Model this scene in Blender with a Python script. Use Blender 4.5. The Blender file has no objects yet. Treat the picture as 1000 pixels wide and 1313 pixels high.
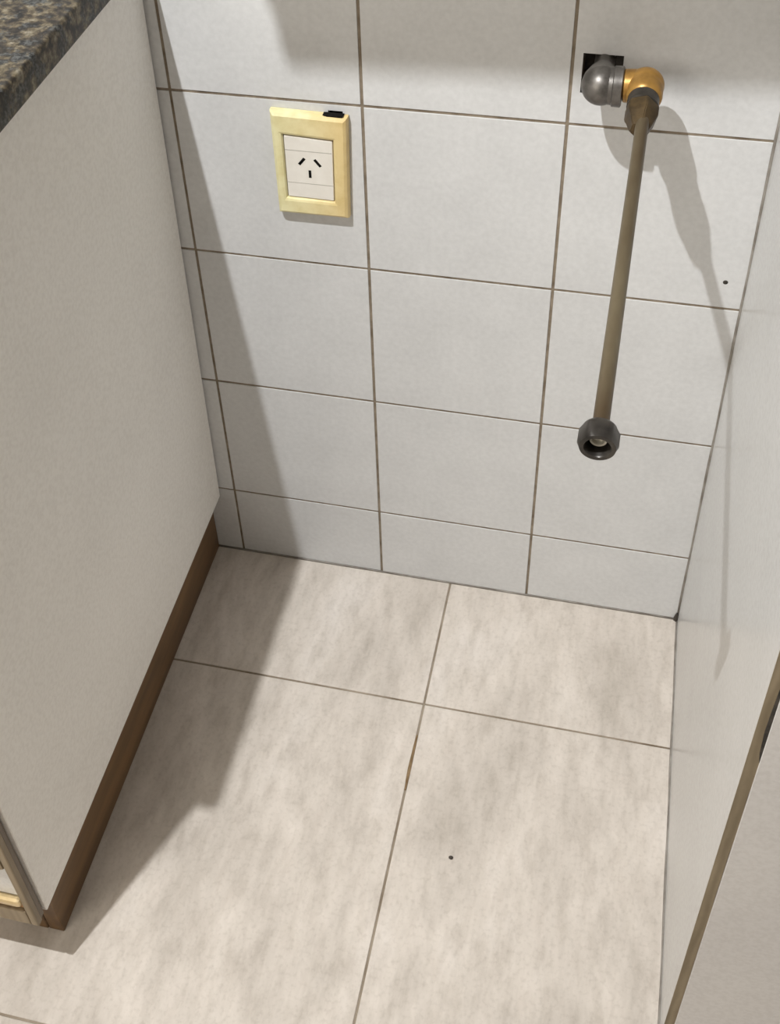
import bpy, bmesh, math, random
from mathutils import Vector, Matrix
random.seed(4)
S = bpy.context.scene
C = S.collection

# ------------------------------------------------------------------ camera
W_PX, H_PX = 1000.0, 1313.0
cam = bpy.data.cameras.new('camera')
cam_o = bpy.data.objects.new('camera', cam)
C.objects.link(cam_o)
cam_o.location = (0.4601, -1.0230, 1.3471)
cam_o.rotation_euler = (0.8303, 0.0387, 0.2282)
cam.sensor_fit = 'AUTO'
cam.sensor_width = 36.0
cam.lens = 1562.58 * 36.0 / H_PX
cam.shift_x = 38.40 / H_PX
cam.shift_y = -185.37 / H_PX
cam.clip_start = 0.01
S.camera = cam_o

# ------------------------------------------------------------------ light
world = bpy.data.worlds.new('world')
S.world = world
world.use_nodes = True
world.node_tree.nodes['Background'].inputs[0].default_value = (1.0, 0.90, 0.75, 1)
world.node_tree.nodes['Background'].inputs[1].default_value = 0.27
LAMP = Vector((-0.156, -0.966, 2.457))          # the room's ceiling spot
LAMP_POWER = 172.0
LAMP_COLOR = (0.99, 1.0, 1.0)
win = bpy.data.lights.new('fill_light', 'AREA')   # added fill light behind the viewpoint, set in an added window
win.shape = 'RECTANGLE'; win.size = 1.40; win.size_y = 1.10
win.energy = 27.0; win.color = (1.0, 0.93, 0.82)
fill_o = bpy.data.objects.new('fill_light', win); C.objects.link(fill_o)
fill_o.location = (-1.0, -2.36, 1.65); fill_o.rotation_euler = (math.radians(90), 0, 0)
S.view_settings.view_transform = 'Standard'
S.view_settings.look = 'None'
S.view_settings.gamma = 1.0
S.view_settings.use_curve_mapping = False
S.view_settings.exposure = 0.0

# ------------------------------------------------------------------ helpers
def tag(o, label=None, cat=None, group=None, kind=None):
    if label: o['label'] = label
    if cat: o['category'] = cat
    if group: o['group'] = group
    if kind: o['kind'] = kind
    return o

def empty(name, loc, label=None, cat=None, kind=None):
    o = bpy.data.objects.new(name, None)
    o.empty_display_size = 0.05
    C.objects.link(o); o.location = loc
    return tag(o, label, cat, kind=kind)

def link(name, me, parent=None, loc=None):
    o = bpy.data.objects.new(name, me)
    C.objects.link(o)
    if parent is not None:
        o.parent = parent
        o.matrix_parent_inverse = Matrix.Translation(-wloc(parent))
    if loc is not None: o.location = loc
    return o

def wloc(o):
    v = Vector((0, 0, 0))
    while o is not None:
        v = v + o.location
        if o.parent is not None:
            v = v + o.matrix_parent_inverse.translation
        o = o.parent
    return v

def mesh(name, bm, mat, smooth=False, angle=None):
    bmesh.ops.recalc_face_normals(bm, faces=bm.faces)
    me = bpy.data.meshes.new(name)
    bm.to_mesh(me); bm.free()
    for m in (mat if isinstance(mat, (list, tuple)) else [mat]):
        me.materials.append(m)
    if smooth:
        for p in me.polygons: p.use_smooth = True
        if angle:
            try: me.set_sharp_from_angle(angle=math.radians(angle))
            except Exception: pass
    return me

def obj(name, bm, mat, parent=None, smooth=False, angle=None):
    return link(name, mesh(name, bm, mat, smooth, angle), parent)

def box(bm, x0, x1, y0, y1, z0, z1, bev=0.0, seg=2, lean=0.0):
    """axis box; lean shears x with height (dx per metre of z)"""
    t = bmesh.new()
    v = [t.verts.new((x + lean * z, y, z)) for x in (x0, x1) for y in (y0, y1) for z in (z0, z1)]
    for f in ((0,1,3,2),(4,6,7,5),(0,4,5,1),(2,3,7,6),(0,2,6,4),(1,5,7,3)):
        t.faces.new([v[i] for i in f])
    if bev > 0:
        bmesh.ops.bevel(t, geom=t.edges[:], offset=bev, segments=seg, profile=0.5, affect='EDGES')
    join(bm, t)
    return bm

def join(bm, t):
    me = bpy.data.meshes.new('tmp')
    t.to_mesh(me); t.free()
    bm.from_mesh(me)
    bpy.data.meshes.remove(me)

def new(): return bmesh.new()

def lathe(bm, base, axis, prof, n=32, cap0=True, cap1=True, phase=0.0):
    """prof: list of (distance along axis, radius)"""
    axis = Vector(axis).normalized()
    up = Vector((0, 0, 1)) if abs(axis.z) < 0.9 else Vector((1, 0, 0))
    a = axis.cross(up).normalized(); b = axis.cross(a).normalized()
    base = Vector(base); rings = []
    for d, r in prof:
        rings.append([bm.verts.new(base + axis * d + (a * math.cos(2*math.pi*i/n + phase) + b * math.sin(2*math.pi*i/n + phase)) * r) for i in range(n)])
    for p, q in zip(rings, rings[1:]):
        for i in range(n):
            bm.faces.new((p[i], p[(i+1) % n], q[(i+1) % n], q[i]))
    if cap0: bm.faces.new(list(reversed(rings[0])))
    if cap1: bm.faces.new(rings[-1])
    return bm

def sweep(bm, pts, rads, n=24, cap=True):
    pts = [Vector(p) for p in pts]; rings = []
    ref = Vector((0, 0, 1))
    for i, p in enumerate(pts):
        d = (pts[min(i+1, len(pts)-1)] - pts[max(i-1, 0)]).normalized()
        a = d.cross(ref).normalized(); b = a.cross(d).normalized()
        rings.append([bm.verts.new(p + (a*math.cos(2*math.pi*k/n) + b*math.sin(2*math.pi*k/n)) * rads[i]) for k in range(n)])
    for p, q in zip(rings, rings[1:]):
        for i in range(n):
            bm.faces.new((p[i], p[(i+1) % n], q[(i+1) % n], q[i]))
    if cap:
        bm.faces.new(list(reversed(rings[0]))); bm.faces.new(rings[-1])
    return bm

def slab_with_holes(bm, x0, x1, z0, z1, yf, yb, holes):
    """plate in the xz plane, front at yf, back at yb, rectangular holes (xa,xb,za,zb)"""
    xs = sorted({x0, x1, *[h[0] for h in holes], *[h[1] for h in holes]})
    zs = sorted({z0, z1, *[h[2] for h in holes], *[h[3] for h in holes]})
    xs = [x for x in xs if x0 <= x <= x1]; zs = [z for z in zs if z0 <= z <= z1]
    nx, nz = len(xs)-1, len(zs)-1
    def solid(i, j):
        if i < 0 or j < 0 or i >= nx or j >= nz: return False
        cx, cz = (xs[i]+xs[i+1])/2, (zs[j]+zs[j+1])/2
        return not any(h[0] < cx < h[1] and h[2] < cz < h[3] for h in holes)
    F = {}; 
    def v(i, j, y):
        k = (i, j, y)
        if k not in F: F[k] = bm.verts.new((xs[i], y, zs[j]))
        return F[k]
    for i in range(nx):
        for j in range(nz):
            if not solid(i, j): continue
            for y in (yf, yb):
                bm.faces.new((v(i,j,y), v(i+1,j,y), v(i+1,j+1,y), v(i,j+1,y)))
            for di, dj, e in ((-1,0,((i,j),(i,j+1))), (1,0,((i+1,j),(i+1,j+1))), (0,-1,((i,j),(i+1,j))), (0,1,((i,j+1),(i+1,j+1)))):
                if not solid(i+di, j+dj):
                    (a, b), (c, d) = e
                    bm.faces.new((v(a,b,yf), v(c,d,yf), v(c,d,yb), v(a,b,yb)))
    return bm

# ------------------------------------------------------------------ materials
def mat(name):
    m = bpy.data.materials.new(name); m.use_nodes = True
    nt = m.node_tree
    return m, nt, nt.nodes['Principled BSDF']

def N(nt, typ, **kw):
    n = nt.nodes.new(typ)
    for k, v in kw.items():
        if k in ('inputs',):
            for i, val in v.items(): n.inputs[i].default_value = val
        else: setattr(n, k, v)
    return n

def ramp(nt, stops, src, interp='LINEAR'):
    r = nt.nodes.new('ShaderNodeValToRGB')
    r.color_ramp.interpolation = interp
    e = r.color_ramp.elements
    while len(e) < len(stops): e.new(0.5)
    for el, (p, c) in zip(e, stops):
        el.position = p; el.color = (*c, 1) if len(c) == 3 else c
    nt.links.new(src, r.inputs[0])
    return r

def coords(nt, scale=(1,1,1), world=True):
    if world:
        g = N(nt, 'ShaderNodeNewGeometry'); src = g.outputs['Position']
    else:
        g = N(nt, 'ShaderNodeTexCoord'); src = g.outputs['Object']
    mp = N(nt, 'ShaderNodeMapping')
    mp.inputs['Scale'].default_value = scale
    nt.links.new(src, mp.inputs[0])
    return mp.outputs[0]

def noise(nt, vec, scale, detail=4, rough=0.55):
    n = N(nt, 'ShaderNodeTexNoise')
    n.inputs['Scale'].default_value = scale
    n.inputs['Detail'].default_value = detail
    n.inputs['Roughness'].default_value = rough
    nt.links.new(vec, n.inputs['Vector'])
    return n.outputs['Fac']

def mix(nt, fac, a, b, mode='MIX'):
    m = N(nt, 'ShaderNodeMix', data_type='RGBA', blend_type=mode)
    for sock, val in ((m.inputs[0], fac), (m.inputs[6], a), (m.inputs[7], b)):
        if hasattr(val, 'links'): nt.links.new(val, sock)
        elif isinstance(val, (int, float)): sock.default_value = val
        else: sock.default_value = (*val, 1)
    return m.outputs[2]

def bump(nt, b, height, strength, dist):
    n = N(nt, 'ShaderNodeBump')
    n.inputs['Strength'].default_value = strength
    n.inputs['Distance'].default_value = dist
    nt.links.new(height, n.inputs['Height'])
    nt.links.new(n.outputs[0], b.inputs['Normal'])

def speckled(name, c0, c1, scale=60, rough=0.5, metal=0.0, bmp=0.0, stretch=(1,1,1), lo=0.35, hi=0.65, detail=5):
    m, nt, b = mat(name)
    v = coords(nt, stretch)
    f = noise(nt, v, scale, detail)
    r = ramp(nt, [(lo, c0), (hi, c1)], f)
    nt.links.new(r.outputs[0], b.inputs['Base Color'])
    b.inputs['Roughness'].default_value = rough
    b.inputs['Metallic'].default_value = metal
    if bmp: bump(nt, b, f, bmp, 0.001)
    return m

# glazed white wall tile
M_TILE, nt, b = mat('glazed_tile')
v = coords(nt)
f1 = noise(nt, v, 14, 4); f2 = noise(nt, v, 160, 3)
c = ramp(nt, [(0.3, (0.625, 0.63, 0.635)), (0.7, (0.68, 0.685, 0.69))], f1).outputs[0]
c2 = ramp(nt, [(0.35, (0.93, 0.93, 0.93)), (0.65, (1, 1, 1))], f2).outputs[0]
nt.links.new(mix(nt, 1.0, c, c2, 'MULTIPLY'), b.inputs['Base Color'])
b.inputs['Roughness'].default_value = 0.42
b.inputs['Specular IOR Level'].default_value = 0.35
bump(nt, b, f2, 0.12, 0.001)

M_GROUT = speckled('wall_grout', (0.15, 0.115, 0.08), (0.30, 0.25, 0.19), 40, 0.9, bmp=0.4)
M_MORTAR = speckled('mortar', (0.05, 0.045, 0.04), (0.12, 0.11, 0.10), 80, 0.95, bmp=0.6)
M_FGROUT = speckled('floor_grout', (0.16, 0.12, 0.08), (0.33, 0.28, 0.22), 18, 0.9, bmp=0.4)
M_SEAL = speckled('grey_sealant', (0.16, 0.14, 0.12), (0.32, 0.30, 0.27), 30, 0.7)
M_BROWNSTAIN = speckled('brown_joint_stain', (0.16, 0.10, 0.045), (0.28, 0.19, 0.10), 60, 0.8)
M_GRIME = speckled('dark_grime', (0.02, 0.018, 0.015), (0.06, 0.05, 0.04), 90, 0.9)

# stone-look floor tile, streaks running along y
M_FLOOR, nt, b = mat('stone_look_floor_tile')
vs = coords(nt, (1, 0.42, 1)); v = coords(nt)
oi = N(nt, 'ShaderNodeObjectInfo')
big = noise(nt, vs, 9, 5, 0.6); mid = noise(nt, vs, 42, 5, 0.65); fine = noise(nt, v, 190, 3)
vs2 = coords(nt, (1, 0.25, 1)); streak = noise(nt, vs2, 90, 3)
base = ramp(nt, [(0.26, (0.47, 0.425, 0.375)), (0.42, (0.585, 0.535, 0.485)), (0.56, (0.665, 0.61, 0.555)), (0.74, (0.73, 0.68, 0.635))], big).outputs[0]
m1 = ramp(nt, [(0.28, (0.80, 0.785, 0.765)), (0.48, (0.96, 0.955, 0.945)), (0.7, (1.05, 1.045, 1.04))], mid).outputs[0]
m2 = ramp(nt, [(0.32, (0.90, 0.89, 0.88)), (0.55, (1, 1, 1))], streak).outputs[0]
m3 = ramp(nt, [(0.30, (0.86, 0.85, 0.84)), (0.5, (1, 1, 1))], fine).outputs[0]
cc = mix(nt, 1.0, base, m1, 'MULTIPLY'); cc = mix(nt, 0.8, cc, m2, 'MULTIPLY'); cc = mix(nt, 0.7, cc, m3, 'MULTIPLY')
nt.links.new(cc, b.inputs['Base Color'])
b.inputs['Roughness'].default_value = 0.55
b.inputs['Specular IOR Level'].default_value = 0.3
bump(nt, b, mid, 0.10, 0.001)

# white laminate
def laminate(name, c0, c1, rough):
    m, nt, b = mat(name)
    v = coords(nt)
    f = noise(nt, v, 6, 4); g = noise(nt, v, 220, 3)
    a = ramp(nt, [(0.3, c0), (0.7, c1)], f).outputs[0]
    d = ramp(nt, [(0.35, (0.92, 0.915, 0.91)), (0.6, (1, 1, 1))], g).outputs[0]
    nt.links.new(mix(nt, 1.0, a, d, 'MULTIPLY'), b.inputs['Base Color'])
    b.inputs['Roughness'].default_value = rough
    b.inputs['Specular IOR Level'].default_value = 0.4
    bump(nt, b, g, 0.06, 0.0006)
    return m
M_LAM = laminate('cream_laminate', (0.85, 0.83, 0.795), (0.90, 0.88, 0.845), 0.45)
M_LAMR = laminate('white_melamine', (0.60, 0.60, 0.595), (0.645, 0.645, 0.64), 0.25)
M_DOORR = laminate('grey_white_door', (0.60, 0.585, 0.58), (0.655, 0.64, 0.63), 0.45)
M_BEIGE = speckled('beige_paint', (0.36, 0.33, 0.28), (0.42, 0.39, 0.34), 12, 0.85)
M_PAINT = speckled('white_plaster', (0.78, 0.77, 0.75), (0.83, 0.82, 0.80), 12, 0.85)

# woods
def wood(name, c0, c1, stretch, scale=30, rough=0.5):
    m, nt, b = mat(name)
    v = coords(nt, stretch)
    f = noise(nt, v, scale, 5, 0.6)
    w = N(nt, 'ShaderNodeTexWave', wave_type='BANDS')
    w.inputs['Scale'].default_value = scale * 0.6
    w.inputs['Distortion'].default_value = 6
    w.inputs['Detail'].default_value = 3
    nt.links.new(v, w.inputs['Vector'])
    a = ramp(nt, [(0.3, c0), (0.7, c1)], f).outputs[0]
    d = ramp(nt, [(0.0, (0.8, 0.78, 0.75)), (1.0, (1, 1, 1))], w.outputs['Fac']).outputs[0]
    nt.links.new(mix(nt, 1.0, a, d, 'MULTIPLY'), b.inputs['Base Color'])
    b.inputs['Roughness'].default_value = rough
    return m
M_PLINTH = wood('brown_plinth_wood', (0.10, 0.052, 0.020), (0.20, 0.112, 0.045), (1, 0.12, 1), 40, 0.5)
M_OAK = wood('tan_frame_wood', (0.22, 0.165, 0.095), (0.31, 0.24, 0.15), (1, 1, 0.15), 50, 0.45)
M_ORANGE = wood('orange_brown_wood', (0.30, 0.15, 0.06), (0.44, 0.25, 0.11), (0.15, 1, 1), 60, 0.4)
M_DARKEDGE = wood('dark_door_edge', (0.14, 0.11, 0.085), (0.22, 0.18, 0.14), (1, 1, 0.15), 60, 0.6)
M_CHIP = wood('raw_board_edge', (0.20, 0.158, 0.10), (0.29, 0.235, 0.155), (1, 1, 0.2), 60, 0.8)
M_GOLD = speckled('gold_moulding', (0.60, 0.46, 0.25), (0.78, 0.63, 0.38), 40, 0.28, metal=0.6)

# granite
M_GRANITE, nt, b = mat('speckled_granite')
v = coords(nt)
n1 = noise(nt, v, 85, 3, 0.6); n2 = noise(nt, coords(nt, (1, 1.1, 0.9)), 55, 4, 0.65); n3 = noise(nt, v, 330, 3, 0.6)
g1 = ramp(nt, [(0.36, (0.010, 0.009, 0.008)), (0.46, (0.045, 0.036, 0.026)), (0.54, (0.12, 0.095, 0.058)), (0.62, (0.20, 0.17, 0.115)), (0.72, (0.27, 0.245, 0.195))], n1).outputs[0]
g2 = ramp(nt, [(0.40, (0.022, 0.022, 0.022)), (0.60, (0.085, 0.088, 0.085))], n3).outputs[0]
msk = ramp(nt, [(0.50, (0, 0, 0)), (0.58, (1, 1, 1))], n2).outputs[0]
g3 = ramp(nt, [(0.35, (0.45, 0.43, 0.40)), (0.58, (1.0, 1.0, 1.0))], n3).outputs[0]
nt.links.new(mix(nt, 1.0, mix(nt, msk, g1, g2), g3, 'MULTIPLY'), b.inputs['Base Color'])
b.inputs['Roughness'].default_value = 0.45
b.inputs['Specular IOR Level'].default_value = 0.3

# outlet plastics
M_CREAM, nt, b = mat('yellowed_plastic')
v = coords(nt)
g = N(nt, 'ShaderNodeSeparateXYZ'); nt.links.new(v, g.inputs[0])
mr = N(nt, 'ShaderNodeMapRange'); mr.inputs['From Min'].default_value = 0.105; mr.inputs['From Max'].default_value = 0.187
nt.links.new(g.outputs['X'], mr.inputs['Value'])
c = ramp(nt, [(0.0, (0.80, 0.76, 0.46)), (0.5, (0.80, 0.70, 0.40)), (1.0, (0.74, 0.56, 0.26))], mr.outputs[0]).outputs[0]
d = ramp(nt, [(0.35, (0.90, 0.87, 0.78)), (0.6, (1, 1, 1))], noise(nt, v, 70, 4)).outputs[0]
nt.links.new(mix(nt, 1.0, c, d, 'MULTIPLY'), b.inputs['Base Color'])
b.inputs['Roughness'].default_value = 0.4
M_IVORY = speckled('ivory_plastic', (0.78, 0.745, 0.68), (0.84, 0.81, 0.75), 60, 0.4)
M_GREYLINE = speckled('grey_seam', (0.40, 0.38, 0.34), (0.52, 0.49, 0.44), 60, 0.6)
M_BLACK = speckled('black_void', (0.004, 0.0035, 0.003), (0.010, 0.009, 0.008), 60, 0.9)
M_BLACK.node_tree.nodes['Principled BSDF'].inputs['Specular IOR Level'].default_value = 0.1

# metals of the gas pipe
M_STEEL = speckled('galvanised_steel', (0.085, 0.077, 0.070), (0.18, 0.168, 0.155), 70, 0.40, metal=0.6, bmp=0.25)
M_BRASS = speckled('worn_brass', (0.24, 0.125, 0.028), (0.44, 0.245, 0.062), 60, 0.36, metal=0.5, bmp=0.25)
M_BRONZE = speckled('dark_bronze', (0.045, 0.030, 0.015), (0.12, 0.08, 0.036), 60, 0.45, metal=0.5, bmp=0.3)
M_DARKSTEEL = speckled('dark_steel', (0.022, 0.019, 0.017), (0.065, 0.058, 0.05), 60, 0.35, metal=0.4, bmp=0.2)
M_PIPE = speckled('tarnished_pipe', (0.095, 0.066, 0.036), (0.215, 0.178, 0.112), 18, 0.42, metal=0.45, bmp=0.12, stretch=(1, 0.3, 1))
M_BRIGHT = speckled('bright_pipe_end', (0.30, 0.28, 0.23), (0.55, 0.53, 0.47), 80, 0.3, metal=0.5)

M_GLASS, nt, b = mat('added_window_glass')
b.inputs['Transmission Weight'].default_value = 1.0
b.inputs['Roughness'].default_value = 0.02
b.inputs['Base Color'].default_value = (0.95, 0.97, 0.97, 1)
M_LAMPW = speckled('white_lamp_metal', (0.78, 0.78, 0.77), (0.84, 0.84, 0.83), 40, 0.4)
M_BULB, nt, b = mat('glowing_bulb')
b.inputs['Emission Color'].default_value = (1.0, 0.95, 0.88, 1)
b.inputs['Emission Strength'].default_value = 6.0
b.inputs['Roughness'].default_value = 0.3

# ------------------------------------------------------------------ the setting
TW = 0.20; TH = 0.2018; B0 = 0.1246                       # wall tile width, height, cut bottom row
GX, GZ = 0.0031, 0.0031                                     # joint widths
PIPE_HOLE = (0.4092, 0.4455, 0.764, 0.8045)
BOX_HOLE = (0.118, 0.176, 0.612, 0.704)
NOTCH = (0.1650, 0.1800, 0.704, 0.7222)
CEIL = 2.53

bm = new()
slab_with_holes(bm, -1.2, 1.4, -0.02, CEIL, 0.0009, 0.045, [PIPE_HOLE, BOX_HOLE, NOTCH])
wall = obj('wall_back', bm, M_GROUT)
tag(wall, kind='structure')
core = new(); box(core, -1.2, 1.4, 0.045, 0.14, -0.02, CEIL)
obj('wall_core', core, M_MORTAR, wall)

full_me = None
for col in range(-3, 7):
    for row in range(-1, 11):
        x0, x1 = col*TW + GX/2, (col+1)*TW - GX/2
        if row < 0: z0, z1 = 0.0012, B0 - GZ/2
        else: z0, z1 = B0 + row*TH + GZ/2, B0 + (row+1)*TH - GZ/2
        holes = []
        for h in (PIPE_HOLE, BOX_HOLE, NOTCH):
            if h[0] < x1 and h[1] > x0 and h[2] < z1 and h[3] > z0: holes.append(h)
        cx, cz = (x0+x1)/2, (z0+z1)/2
        if holes:
            bm = new()
            slab_with_holes(bm, x0-cx, x1-cx, z0-cz, z1-cz, 0.0, 0.0075, [(h[0]-cx, h[1]-cx, h[2]-cz, h[3]-cz) for h in holes])
            me = mesh('tile_cut', bm, M_TILE)
        else:
            key = 'full' if row >= 0 else 'low'
            if row >= 0 and full_me: me = full_me
            else:
                bm = new(); box(bm, x0-cx, x1-cx, 0, 0.0075, z0-cz, z1-cz, 0.0005, 2)
                me = mesh('tile_'+key, bm, M_TILE)
                if row >= 0: full_me = me
        o = link('wall_tile', me, wall, (cx, random.uniform(-0.0002, 0.0002), cz))

bm = new()
lathe(bm, (0.5723, 0.0005, 0.5627), (0, -1, 0), [(0, 0.0026), (0.0006, 0.0026), (0.0009, 0.0018)], 14)
obj('nail_head', bm, M_GRIME, wall, True, 40)

# floor
FT = 0.4531; FX = 0.2965; FY = -0.1935
bm = new(); box(bm, -2.2, 1.6, -2.54, 0.02, -0.10, -0.0013)
floor = obj('floor', bm, M_FGROUT)
tag(floor, kind='structure')
gf = 0.0026
ftile = None
for i in range(-5, 3):
    for j in range(-1, 5):
        x0 = FX + i*FT + gf/2; x1 = FX + (i+1)*FT - gf/2
        y1 = FY - j*FT - gf/2; y0 = FY - (j+1)*FT + gf/2
        if j == -1: y1 = -0.0018
        if x0 < -2.2 or x1 > 1.7: continue
        cx, cy = (x0+x1)/2, (y0+y1)/2
        if j >= 0 and ftile: me = ftile
        else:
            bm = new(); box(bm, x0-cx, x1-cx, y0-cy, y1-cy, -0.008, 0, 0.0008, 2)
            me = mesh('floor_tile', bm, M_FLOOR)
            if j >= 0: ftile = me
        link('floor_tile', me, floor, (cx, cy, random.uniform(-0.0003, 0)))

bm = new()
prof = [(-0.238, 0.0), (-0.252, 0.0008), (-0.268, 0.0013), (-0.285, 0.0017), (-0.300, 0.0011), (-0.312, 0.0)]
top = [(FX - 0.0008 - w, y) for y, w in prof] + [(FX + 0.0008 + w*0.4, y) for y, w in reversed(prof)]
ta = [bm.verts.new((x, y, 0.0003)) for x, y in top]; tb = [bm.verts.new((x, y, -0.002)) for x, y in top]
bm.faces.new(ta); bm.faces.new(list(reversed(tb)))
for i in range(len(top)): bm.faces.new((ta[i], tb[i], tb[(i+1) % len(top)], ta[(i+1) % len(top)]))
obj('joint_stain', bm, M_BROWNSTAIN, floor)

bm = new(); box(bm, -2.2, 1.6, -2.54, 0.14, CEIL, CEIL+0.1)
tag(obj('ceiling', bm, M_PAINT), kind='structure')

# wall across the room, behind the viewpoint, with a window added to house the fill light
WX0, WX1, WZ0, WZ1 = -1.75, -0.25, 1.05, 2.25
bm = new(); slab_with_holes(bm, -2.2, 1.6, -0.02, CEIL, -2.42, -2.54, [(WX0, WX1, WZ0, WZ1)])
tag(obj('wall_front', bm, M_BEIGE), kind='structure')
wn = empty('added_window_1', (-1.0, -2.47, WZ0), kind='structure')
for (a0, a1, c0, c1) in ((WX0, WX0+0.05, WZ0, WZ1), (WX1-0.05, WX1, WZ0, WZ1), (WX0+0.05, WX1-0.05, WZ0, WZ0+0.05), (WX0+0.05, WX1-0.05, WZ1-0.05, WZ1), (-1.025, -0.975, WZ0+0.05, WZ1-0.05)):
    bm = new(); box(bm, a0+0.0005, a1-0.0005, -2.50, -2.45, c0+0.0005, c1-0.0005, 0.003)
    obj('added_window_frame', bm, M_LAMPW, wn)
for (a0, a1) in ((WX0+0.05, -1.025), (-0.975, WX1-0.05)):
    bm = new(); box(bm, a0+0.001, a1-0.001, -2.478, -2.472, WZ0+0.051, WZ1-0.051)
    obj('pane', bm, M_GLASS, wn)

# ------------------------------------------------------------------ left cabinet
LL = 0.013                                                   # the panel leans in a little
PX = -0.0222
cab = empty('base_cabinet', (-0.30, -0.30, 0), 'cream laminate base cabinet on a brown wooden plinth under granite worktop', 'cabinet')
bm = new(); box(bm, PX-0.018, PX, -0.576, -0.003, 0.112, 0.866, 0.0008, 1, LL)
obj('side_panel', bm, M_LAM, cab)
bm = new(); box(bm, -0.60, -0.582, -0.576, -0.003, 0.112, 0.866)
obj('side_panel', bm, M_LAM, cab)
bm = new(); box(bm, -0.58, PX-0.02, -0.572, -0.003, 0.112, 0.130)
obj('bottom_board', bm, M_LAM, cab)
bm = new(); box(bm, -0.58, PX-0.02, -0.02, -0.006, 0.132, 0.86)
obj('back_board', bm, M_LAM, cab)
bm = new(); box(bm, -0.054, -0.036, -0.553, -0.001, 0.0, 0.1115, 0.001, 1)
pl = obj('plinth', bm, M_PLINTH, cab)
bm = new(); box(bm, -0.598, -0.0545, -0.5535, -0.535, 0.0, 0.1115, 0.001, 1)
obj('plinth', bm, M_PLINTH, cab)

# door: narrow tan frame round mouldings and inset panels
DX0, DX1 = -0.596, -0.0235
DYF, DYB = -0.592, -0.5775
door = empty('door', (-0.30, -0.585, 0.112)); door.parent = cab; door.matrix_parent_inverse = Matrix.Translation(-wloc(cab))
bm = new(); box(bm, DX0+0.001, DX1-0.0012, -0.584, DYB, 0.110, 0.86, 0.0006, 1, LL*0.5)
obj('door_core', bm, M_DARKEDGE, door)
def dpart(name, x0, x1, y0, y1, z0, z1, m, bev=0.0015, lean=0.0):
    bm = new(); box(bm, x0, x1, y0, y1, z0, z1, bev, 2, lean)
    return obj(name, bm, m, door)
dpart('stile', DX1-0.0085, DX1, DYF, -0.5842, 0.109, 0.86, M_OAK, lean=LL*0.5)
dpart('stile', DX0, DX0+0.013, DYF, -0.5842, 0.109, 0.86, M_OAK)
XI0, XI1 = DX0+0.0135, DX1-0.0080
dpart('bottom_rail', XI0, XI1, DYF, -0.5842, 0.109, 0.138, M_OAK)
dpart('groove_strip', XI0, XI1+0.004, -0.5882, -0.5842, 0.1385, 0.1465, M_ORANGE, 0.0008)
dpart('gold_moulding', XI0, XI1, -0.5945, -0.5842, 0.1505, 0.1630, M_GOLD, 0.004)
dpart('inset_panel', XI0, XI1, -0.5870, -0.5842, 0.1640, 0.2235, M_LAMR, 0.0005)
dpart('rail_moulding', XI0, XI1, -0.5925, -0.5842, 0.2250, 0.2560, M_OAK, 0.005)
dpart('wood_panel', XI0, XI1, -0.5890, -0.5842, 0.2600, 0.3180, M_ORANGE, 0.003)
dpart('upper_panel', XI0, XI1, -0.5880, -0.5842, 0.3260, 0.8300, M_LAMR, 0.001)
dpart('top_rail', XI0, XI1, DYF, -0.5842, 0.8320, 0.8600, M_OAK)

# granite worktop
bm = new(); box(bm, -0.62, -0.0020, -0.590, -0.0015, 0.8675, 0.8955, 0.003, 3)
tag(obj('granite_worktop', bm, M_GRANITE, smooth=True, angle=35), 'dark speckled granite worktop slab over the cream cabinet', 'worktop')

# ------------------------------------------------------------------ right cabinet
RL = -0.0125
RX = 0.6000
rc = empty('white_cabinet', (0.9, -0.27, 0), 'white glossy cabinet on the right with raw brown front edge', 'cabinet')
bm = new()
x1 = RX + 0.018
# the side panel follows a slightly splayed line along the floor
t = new(); box(t, RX, x1, -0.526, -0.003, 0.0015, 0.862, 0.0006, 1, RL)
for vv in t.verts: vv.co.x += 0.0024 * (-vv.co.y / 0.5)
join(bm, t)
obj('side_panel', bm, M_LAMR, rc)
bm = new()
pts = []
nseg = 26
random.seed(11)
for k in range(nseg+1):
    z = 0.0015 + (0.8605)*k/nseg
    w = 0.0088
    if 0.555 < z < 0.66: w = 0.0105
    if 0.50 < z < 0.555: w = 0.0096
    w += random.uniform(-0.0003, 0.0003)
    pts.append((z, w))
prev = None
for z, w in pts:
    xa = RX + 0.0024*0.526/0.5 + RL*z
    r = [bm.verts.new(p) for p in ((xa, -0.5262, z), (xa, -0.5275, z), (xa+w, -0.5275, z), (xa+w, -0.5262, z))]
    if prev:
        for a in range(4): bm.faces.new((prev[a], prev[(a+1) % 4], r[(a+1) % 4], r[a]))
    else: bm.faces.new(r)
    prev = r
bm.faces.new(prev)
obj('raw_edge', bm, M_CHIP, rc)
bm = new()
chip = [(0.0088, 0.545), (0.0108, 0.552), (0.0105, 0.60), (0.0112, 0.64), (0.0108, 0.70), (0.0088, 0.70), (0.0066, 0.62), (0.0060, 0.585), (0.0072, 0.557)]
xa = RX + 0.0025
a = [bm.verts.new((xa + RL*z + w, -0.5281, z)) for w, z in chip]; b2 = [bm.verts.new((xa + RL*z + w, -0.5274, z)) for w, z in chip]
bm.faces.new(a); bm.faces.new(list(reversed(b2)))
for i in range(len(chip)): bm.faces.new((a[i], b2[i], b2[(i+1) % len(chip)], a[(i+1) % len(chip)]))
obj('chipped_edge', bm, M_GRIME, rc)
bm = new(); box(bm, RX+0.0025+0.0090, 1.18, -0.5287, -0.5270, 0.002, 0.862, 0.0004, 1, RL)
obj('door', bm, M_DOORR, rc)
bm = new(); box(bm, 1.165, 1.183, -0.526, -0.003, 0.0015, 0.862)
obj('side_panel', bm, M_LAMR, rc)
bm = new(); box(bm, 0.61, 1.183, -0.526, -0.003, 0.8625, 0.880)
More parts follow.
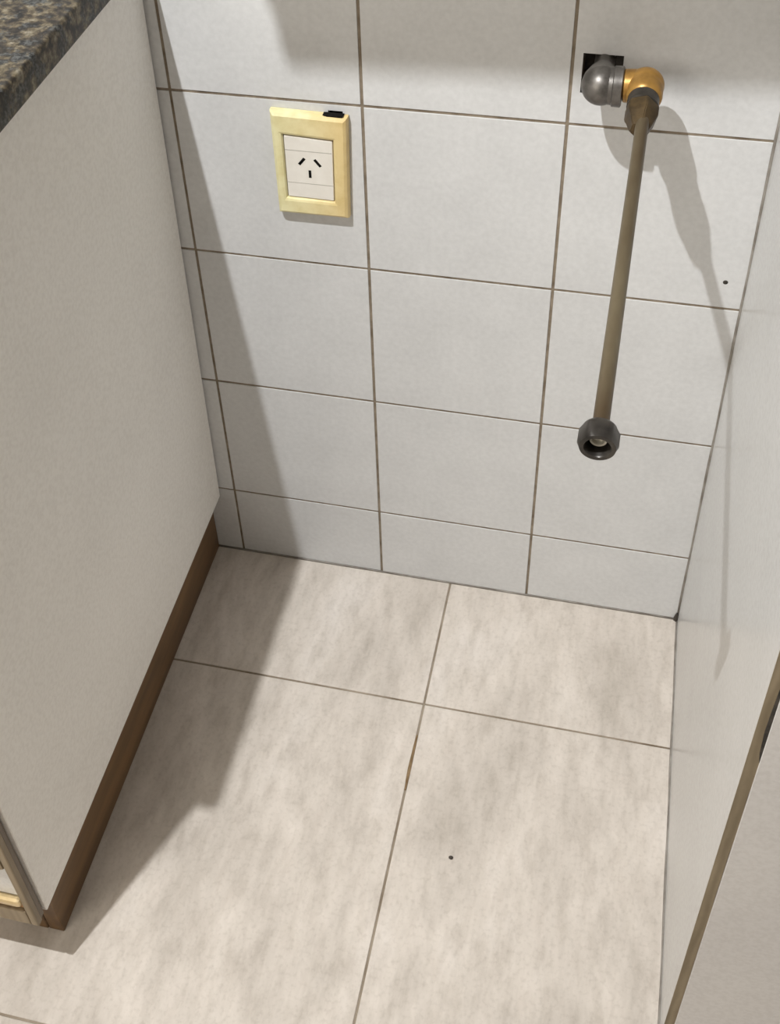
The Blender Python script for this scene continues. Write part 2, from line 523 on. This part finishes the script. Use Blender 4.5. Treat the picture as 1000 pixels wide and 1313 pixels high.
obj('top_board', bm, M_LAMR, rc)

# sealant beads in the corners
bm = new()
sweep(bm, [(RX - 0.0003 + RL*z, -0.0008, z) for z in [0.0 + 0.86*k/12 for k in range(13)]], [0.0019 + 0.0004*math.sin(k*2.1) for k in range(13)], 8)
tag(obj('trim_1', bm, M_SEAL, smooth=True), kind='structure')
bm = new()
sweep(bm, [(RX + 0.0024*(-y/0.5) - 0.0004, y, 0.0003) for y in [-0.002 - 0.524*k/12 for k in range(13)]], [0.0017 + 0.0004*math.sin(k*1.7) for k in range(13)], 8)
tag(obj('trim_2', bm, M_SEAL, smooth=True), kind='structure')
bm = new()
sweep(bm, [(x, -0.0004, 0.0002) for x in [-0.035 + 0.634*k/14 for k in range(15)]], [0.0013 + 0.0004*math.sin(k*2.3) for k in range(15)], 8)
tag(obj('trim_3', bm, M_SEAL, smooth=True), kind='structure')
# dark crumbled joint in the corner
bm = new()
bmesh.ops.create_icosphere(bm, subdivisions=3, radius=1.0)
for vv in bm.verts:
    n = vv.co.normalized()
    k = 1 + 0.2*math.sin(7*n.x+2*n.z) * math.cos(5*n.y)
    vv.co = Vector((0.5980 + n.x*0.0034*k*(1-0.55*n.z), -0.0028 + n.y*0.003*k, 0.006 + n.z*0.0095*k))
tag(obj('trim_4', bm, M_GRIME, smooth=True), kind='structure')

# ------------------------------------------------------------------ socket outlet
out = empty('wall_outlet', (0.146, 0.0, 0.66), 'yellowed plastic socket outlet with ivory three-slot insert on the tiles', 'outlet')
PF = -0.0105
def quad_prism(bm, q, yf, yb, bev, seg=3):
    t = new()
    a = [t.verts.new((x, yf, z)) for x, z in q]; b_ = [t.verts.new((x, yb, z)) for x, z in q]
    n = len(q)
    t.faces.new(a); t.faces.new(list(reversed(b_)))
    for i in range(n): t.faces.new((a[i], b_[i], b_[(i+1) % n], a[(i+1) % n]))
    if bev:
        ed = [e for e in t.edges if all(abs(vv.co.y - yf) < 1e-6 for vv in e.verts)] + [e for e in t.edges if abs(e.verts[0].co.y - e.verts[1].co.y) > 1e-4]
        bmesh.ops.bevel(t, geom=ed, offset=bev, segments=seg, profile=0.5, affect='EDGES')
    join(bm, t)
    return bm
# plate with window: ring of bevelled sections
outer = [(0.1062, 0.5985), (0.1830, 0.5990), (0.1862, 0.7195), (0.1060, 0.7210)]
inner = [(0.1175, 0.6195), (0.1685, 0.6190), (0.1705, 0.6930), (0.1180, 0.6955)]
def lerp(a, b, t): return (a[0]+(b[0]-a[0])*t, a[1]+(b[1]-a[1])*t)
bm = new()
rings = []
def ring(q, y): rings.append([bm.verts.new((x, y, z)) for x, z in q])
cx, cz = 0.1455, 0.6595
def shrink(q, d):
    return [(x + (d if x < cx else -d), z + (d if z < cz else -d)) for x, z in q]
ring(outer, -0.0003); ring(outer, -0.0055); ring(shrink(outer, 0.0012), -0.0085); ring(shrink(outer, 0.004), PF)
ring(shrink(inner, -0.0035), PF); ring(shrink(inner, -0.0012), PF+0.0008); ring(inner, PF+0.003); ring(inner, -0.0005)
for p, q in zip(rings, rings[1:]):
    for i in range(4): bm.faces.new((p[i], p[(i+1) % 4], q[(i+1) % 4], q[i]))
for i in range(4): bm.faces.new((rings[-1][i], rings[-1][(i+1) % 4], rings[0][(i+1) % 4], rings[0][i]))
obj('cover_plate', bm, M_CREAM, out)
ins = [(0.1186, 0.6206), (0.1677, 0.6200), (0.1697, 0.6918), (0.1192, 0.6942)]
bm = new(); quad_prism(bm, ins, -0.0085, -0.001, 0.0008, 2)
insert = obj('socket_insert', bm, M_IVORY, out)
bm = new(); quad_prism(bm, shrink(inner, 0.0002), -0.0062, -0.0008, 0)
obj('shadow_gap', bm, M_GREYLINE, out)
def slot(x, z, ang, w, h):
    bm = new()
    t = new(); 
    a, s_ = math.cos(ang), math.sin(ang)
    q = [(-w/2, -h/2), (w/2, -h/2), (w/2, h/2), (-w/2, h/2)]
    q = [(x + u*a - v_*s_, z + u*s_ + v_*a) for u, v_ in q]
    quad_prism(bm, q, -0.0087, -0.0080, 0)
    t.free()
    obj('slot', bm, M_BLACK, insert)
slot(0.1362, 0.6650, math.radians(-38), 0.0030, 0.0100)
slot(0.1528, 0.6645, math.radians(38), 0.0030, 0.0100)
slot(0.1440, 0.6505, 0, 0.0028, 0.0090)
for z in (0.6775, 0.6385):
    bm = new(); quad_prism(bm, [(0.1195, z-0.0004), (0.1685, z-0.0004), (0.1685, z+0.0004), (0.1195, z+0.0004)], -0.00865, -0.008, 0)
    obj('seam', bm, M_GREYLINE, insert)
bm = new(); quad_prism(bm, [(0.1610, 0.7206), (0.1650, 0.7193), (0.1700, 0.7183), (0.1760, 0.7182), (0.1812, 0.7194), (0.1822, 0.7206)], -0.0073, -0.0006, 0)
obj('broken_notch_shade', bm, M_BLACK, out)  # black prism painted in as the dark opening behind the broken plate edge
# broken tile gap above the plate, filled with a black block as its shadow
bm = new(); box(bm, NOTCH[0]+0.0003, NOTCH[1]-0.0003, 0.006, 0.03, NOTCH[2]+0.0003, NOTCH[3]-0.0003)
obj('cavity_shade', bm, M_BLACK, wall)

# ------------------------------------------------------------------ gas pipe
gp = empty('gas_pipe', (0.4285, -0.002, 0.797), 'gas pipe with steel and brass elbows jutting out from the tiles', 'pipe')
EC = Vector((0.4287, -0.0400, 0.7960))
bm = new()
# steel elbow: wall branch curving round into +x
pts = [(EC.x, 0.02, EC.z), (EC.x, -0.010, EC.z), (EC.x, -0.018, EC.z)]
rad = [0.0092, 0.0092, 0.0125]
R0 = 0.0075
for k in range(0, 10):
    a = math.pi/2 * k/9
    pts.append((EC.x + R0 - R0*math.cos(a), EC.y + R0 - R0*math.sin(a) - 0.0, EC.z))
    rad.append(0.0165)
pts += [(EC.x + 0.012, EC.y, EC.z)]
rad += [0.0168]
sweep(bm, pts, rad, 28)
bmesh.ops.create_uvsphere(bm, u_segments=28, v_segments=18, radius=0.0178, matrix=Matrix.Translation(EC + Vector((0.0005, 0.0, 0))))
el = obj('steel_elbow', bm, M_STEEL, gp, True, 50)
bm = new(); lathe(bm, (EC.x+0.010, EC.y, EC.z), (1, 0, 0), [(0, 0.0160), (0.0012, 0.0179), (0.0085, 0.0181), (0.0095, 0.0165)], 32)
obj('collar', bm, M_STEEL, el, True, 40)

PA = Vector((0.4683, -0.100, 0.8010))
PE = Vector((0.4644, -0.459, 0.7785))
ax = (PE - PA).normalized()
BC = Vector((0.4672, -0.0430, 0.8005))
bm = new()
lathe(bm, (EC.x+0.0195, EC.y-0.001, EC.z+0.002), (1, 0.0, 0.03), [(0, 0.0130), (0.001, 0.0145), (0.017, 0.0152)], 30)
bmesh.ops.create_uvsphere(bm, u_segments=30, v_segments=20, radius=0.0163, matrix=Matrix.Translation(BC))
lathe(bm, BC, ax, [(0, 0.0158), (0.017, 0.0158), (0.0205, 0.0150), (0.0225, 0.0128)], 30)
br = obj('brass_elbow', bm, M_BRASS, gp, True, 40)
bm = new(); lathe(bm, BC, ax, [(0.0215, 0.0118), (0.0225, 0.0136), (0.0345, 0.0136), (0.0355, 0.0115)], 30)
obj('ring', bm, M_DARKSTEEL, br, True, 40)
bm = new(); lathe(bm, BC, ax, [(0.0345, 0.0130), (0.0360, 0.0148), (0.0500, 0.0146), (0.0530, 0.0130), (0.0640, 0.0098), (0.0680, 0.0078)], 6, phase=0.3)
bmesh.ops.bevel(bm, geom=bm.edges[:], offset=0.0007, segments=2, affect='EDGES')
obj('flare_nut', bm, M_BRONZE, gp, True, 40)
bm = new()
L = (PE - PA).length
lathe(bm, PA - ax*0.01, ax, [(0, 0.0055), (L*0.3, 0.00545), (L*0.62, 0.0055), (L+0.004, 0.0055)], 28, cap1=True)
pipe = obj('pipe', bm, M_PIPE, gp, True, 40)
bm = new()
lathe(bm, PE - ax*0.0125, ax, [(0, 0.0057), (0.003, 0.0062), (0.006, 0.0062)], 24)
obj('ferrule', bm, M_BRONZE, pipe, True, 40)
# open hexagon nut at the free end
bm = new()
nb = PE - ax*0.0080
n = 36
def hexr(i, R):
    a = 2*math.pi*i/n + 0.25
    k = math.cos(math.pi/6) / math.cos((a % (math.pi/3)) - math.pi/6)
    return R * k
axis = ax; up = Vector((0, 0, 1)); a_ = axis.cross(up).normalized(); b_ = axis.cross(a_).normalized()
def hring(d, R, hexa=True, mixr=None):
    o_ = []
    for i in range(n):
        th = 2*math.pi*i/n + 0.25
        r = hexr(i, R) if hexa else R
        if mixr: r = min(r, mixr)
        o_.append(bm.verts.new(nb + axis*d + (a_*math.cos(th) + b_*math.sin(th))*r))
    return o_
RR = [hring(0, 0.0064, False), hring(0.0, 0.0112, False), hring(0.0030, 0.0140, True, 0.0134), hring(0.0130, 0.0140, True, 0.0134), hring(0.0165, 0.0118, False), hring(0.0165, 0.0090, False), hring(0.0155, 0.0084, False), hring(0.006, 0.0082, False), hring(0.006, 0.004, False)]
for p, q in zip(RR, RR[1:]):
    for i in range(n): bm.faces.new((p[i], p[(i+1) % n], q[(i+1) % n], q[i]))
bm.faces.new(RR[-1]); bm.faces.new(list(reversed(RR[0])))
nut = obj('union_nut', bm, M_DARKSTEEL, gp, True, 30)
bm = new()
lathe(bm, nb + ax*0.0062, ax, [(0, 0.0060), (0.0030, 0.0060), (0.004, 0.0054), (0.0035, 0.0042), (0.001, 0.0038)], 24, cap1=True)
obj('pipe_lip', bm, M_BRIGHT, nut, True, 40)

# ------------------------------------------------------------------ crumb on the floor
bm = new(); bmesh.ops.create_icosphere(bm, subdivisions=2, radius=1.0)
for vv in bm.verts:
    vv.co = Vector((0.3638 + vv.co.x*0.0026*(1+0.2*math.sin(9*vv.co.y)), -0.3829 + vv.co.y*0.0022, 0.0011 + vv.co.z*0.0013))
tag(obj('crumb', bm, M_GRIME, smooth=True), 'tiny dark crumb lying on the stone look floor tile', 'crumb')

# ------------------------------------------------------------------ wall cupboard above the niche (its shadow falls on the tiles)
wc = empty('wall_cupboard', (0.45, -0.17, 1.385), 'white wall cupboard hung on the tiles high above the niche', 'cupboard')
def wpart(name, x0, x1, y0, y1, z0, z1, m, bev=0.001):
    bm = new(); box(bm, x0, x1, y0, y1, z0, z1, bev, 2)
    for vv in bm.verts:
        vv.co.z += -0.0 ; 
        if vv.co.y < -0.2: vv.co.y += 0.02*(vv.co.x - 0.02) - 0.0065
    return obj(name, bm, m, wc)
wpart('body', 0.020, 1.18, -0.330, -0.0015, 1.387, 2.05, M_LAMR, 0.004)
for k in range(2):
    d_ = wpart('door', 0.022 + k*0.580, 0.598 + k*0.580, -0.350, -0.3315, 1.386, 2.048, M_LAM, 0.004)
    bm = new(); xx = 0.56 + k*0.06
    sweep(bm, [(xx, -0.349-0.0065+0.02*(xx-0.02), 1.44), (xx, -0.375-0.0065+0.02*(xx-0.02), 1.445), (xx, -0.375-0.0065+0.02*(xx-0.02), 1.535), (xx, -0.349-0.0065+0.02*(xx-0.02), 1.54)], [0.004]*4, 10)
    obj('handle', bm, M_STEEL, d_, True)

# ------------------------------------------------------------------ ceiling lamp
cl = empty('ceiling_spotlight', (LAMP.x, LAMP.y, CEIL), 'small white ceiling spotlight above the worktop, glowing', 'lamp')
bm = new(); lathe(bm, (LAMP.x, LAMP.y, CEIL-0.0005), (0, 0, -1), [(0, 0.05), (0.008, 0.05), (0.012, 0.046)], 32)
obj('ceiling_rose', bm, M_LAMPW, cl, True, 40)
bm = new(); lathe(bm, (LAMP.x, LAMP.y, CEIL-0.011), (0, 0, -1), [(0, 0.022), (0.030, 0.026), (0.034, 0.026), (0.034, 0.022), (0.020, 0.020)], 32)
obj('housing', bm, M_LAMPW, cl, True, 40)
bm = new(); lathe(bm, (LAMP.x, LAMP.y, CEIL-0.032), (0, 0, -1), [(0, 0.012), (0.012, 0.017), (0.018, 0.012), (0.020, 0.004)], 24)
obj('bulb', bm, M_BULB, cl, True)
ld = bpy.data.lights.new('lamp_light', 'SPOT'); ld.spot_size = math.radians(98); ld.spot_blend = 0.12
ld.energy = LAMP_POWER; ld.color = LAMP_COLOR; ld.shadow_soft_size = 0.0145
lo = bpy.data.objects.new('lamp_light', ld); C.objects.link(lo)
lo.parent = cl; lo.matrix_parent_inverse = Matrix.Translation(-wloc(cl)); lo.location = LAMP
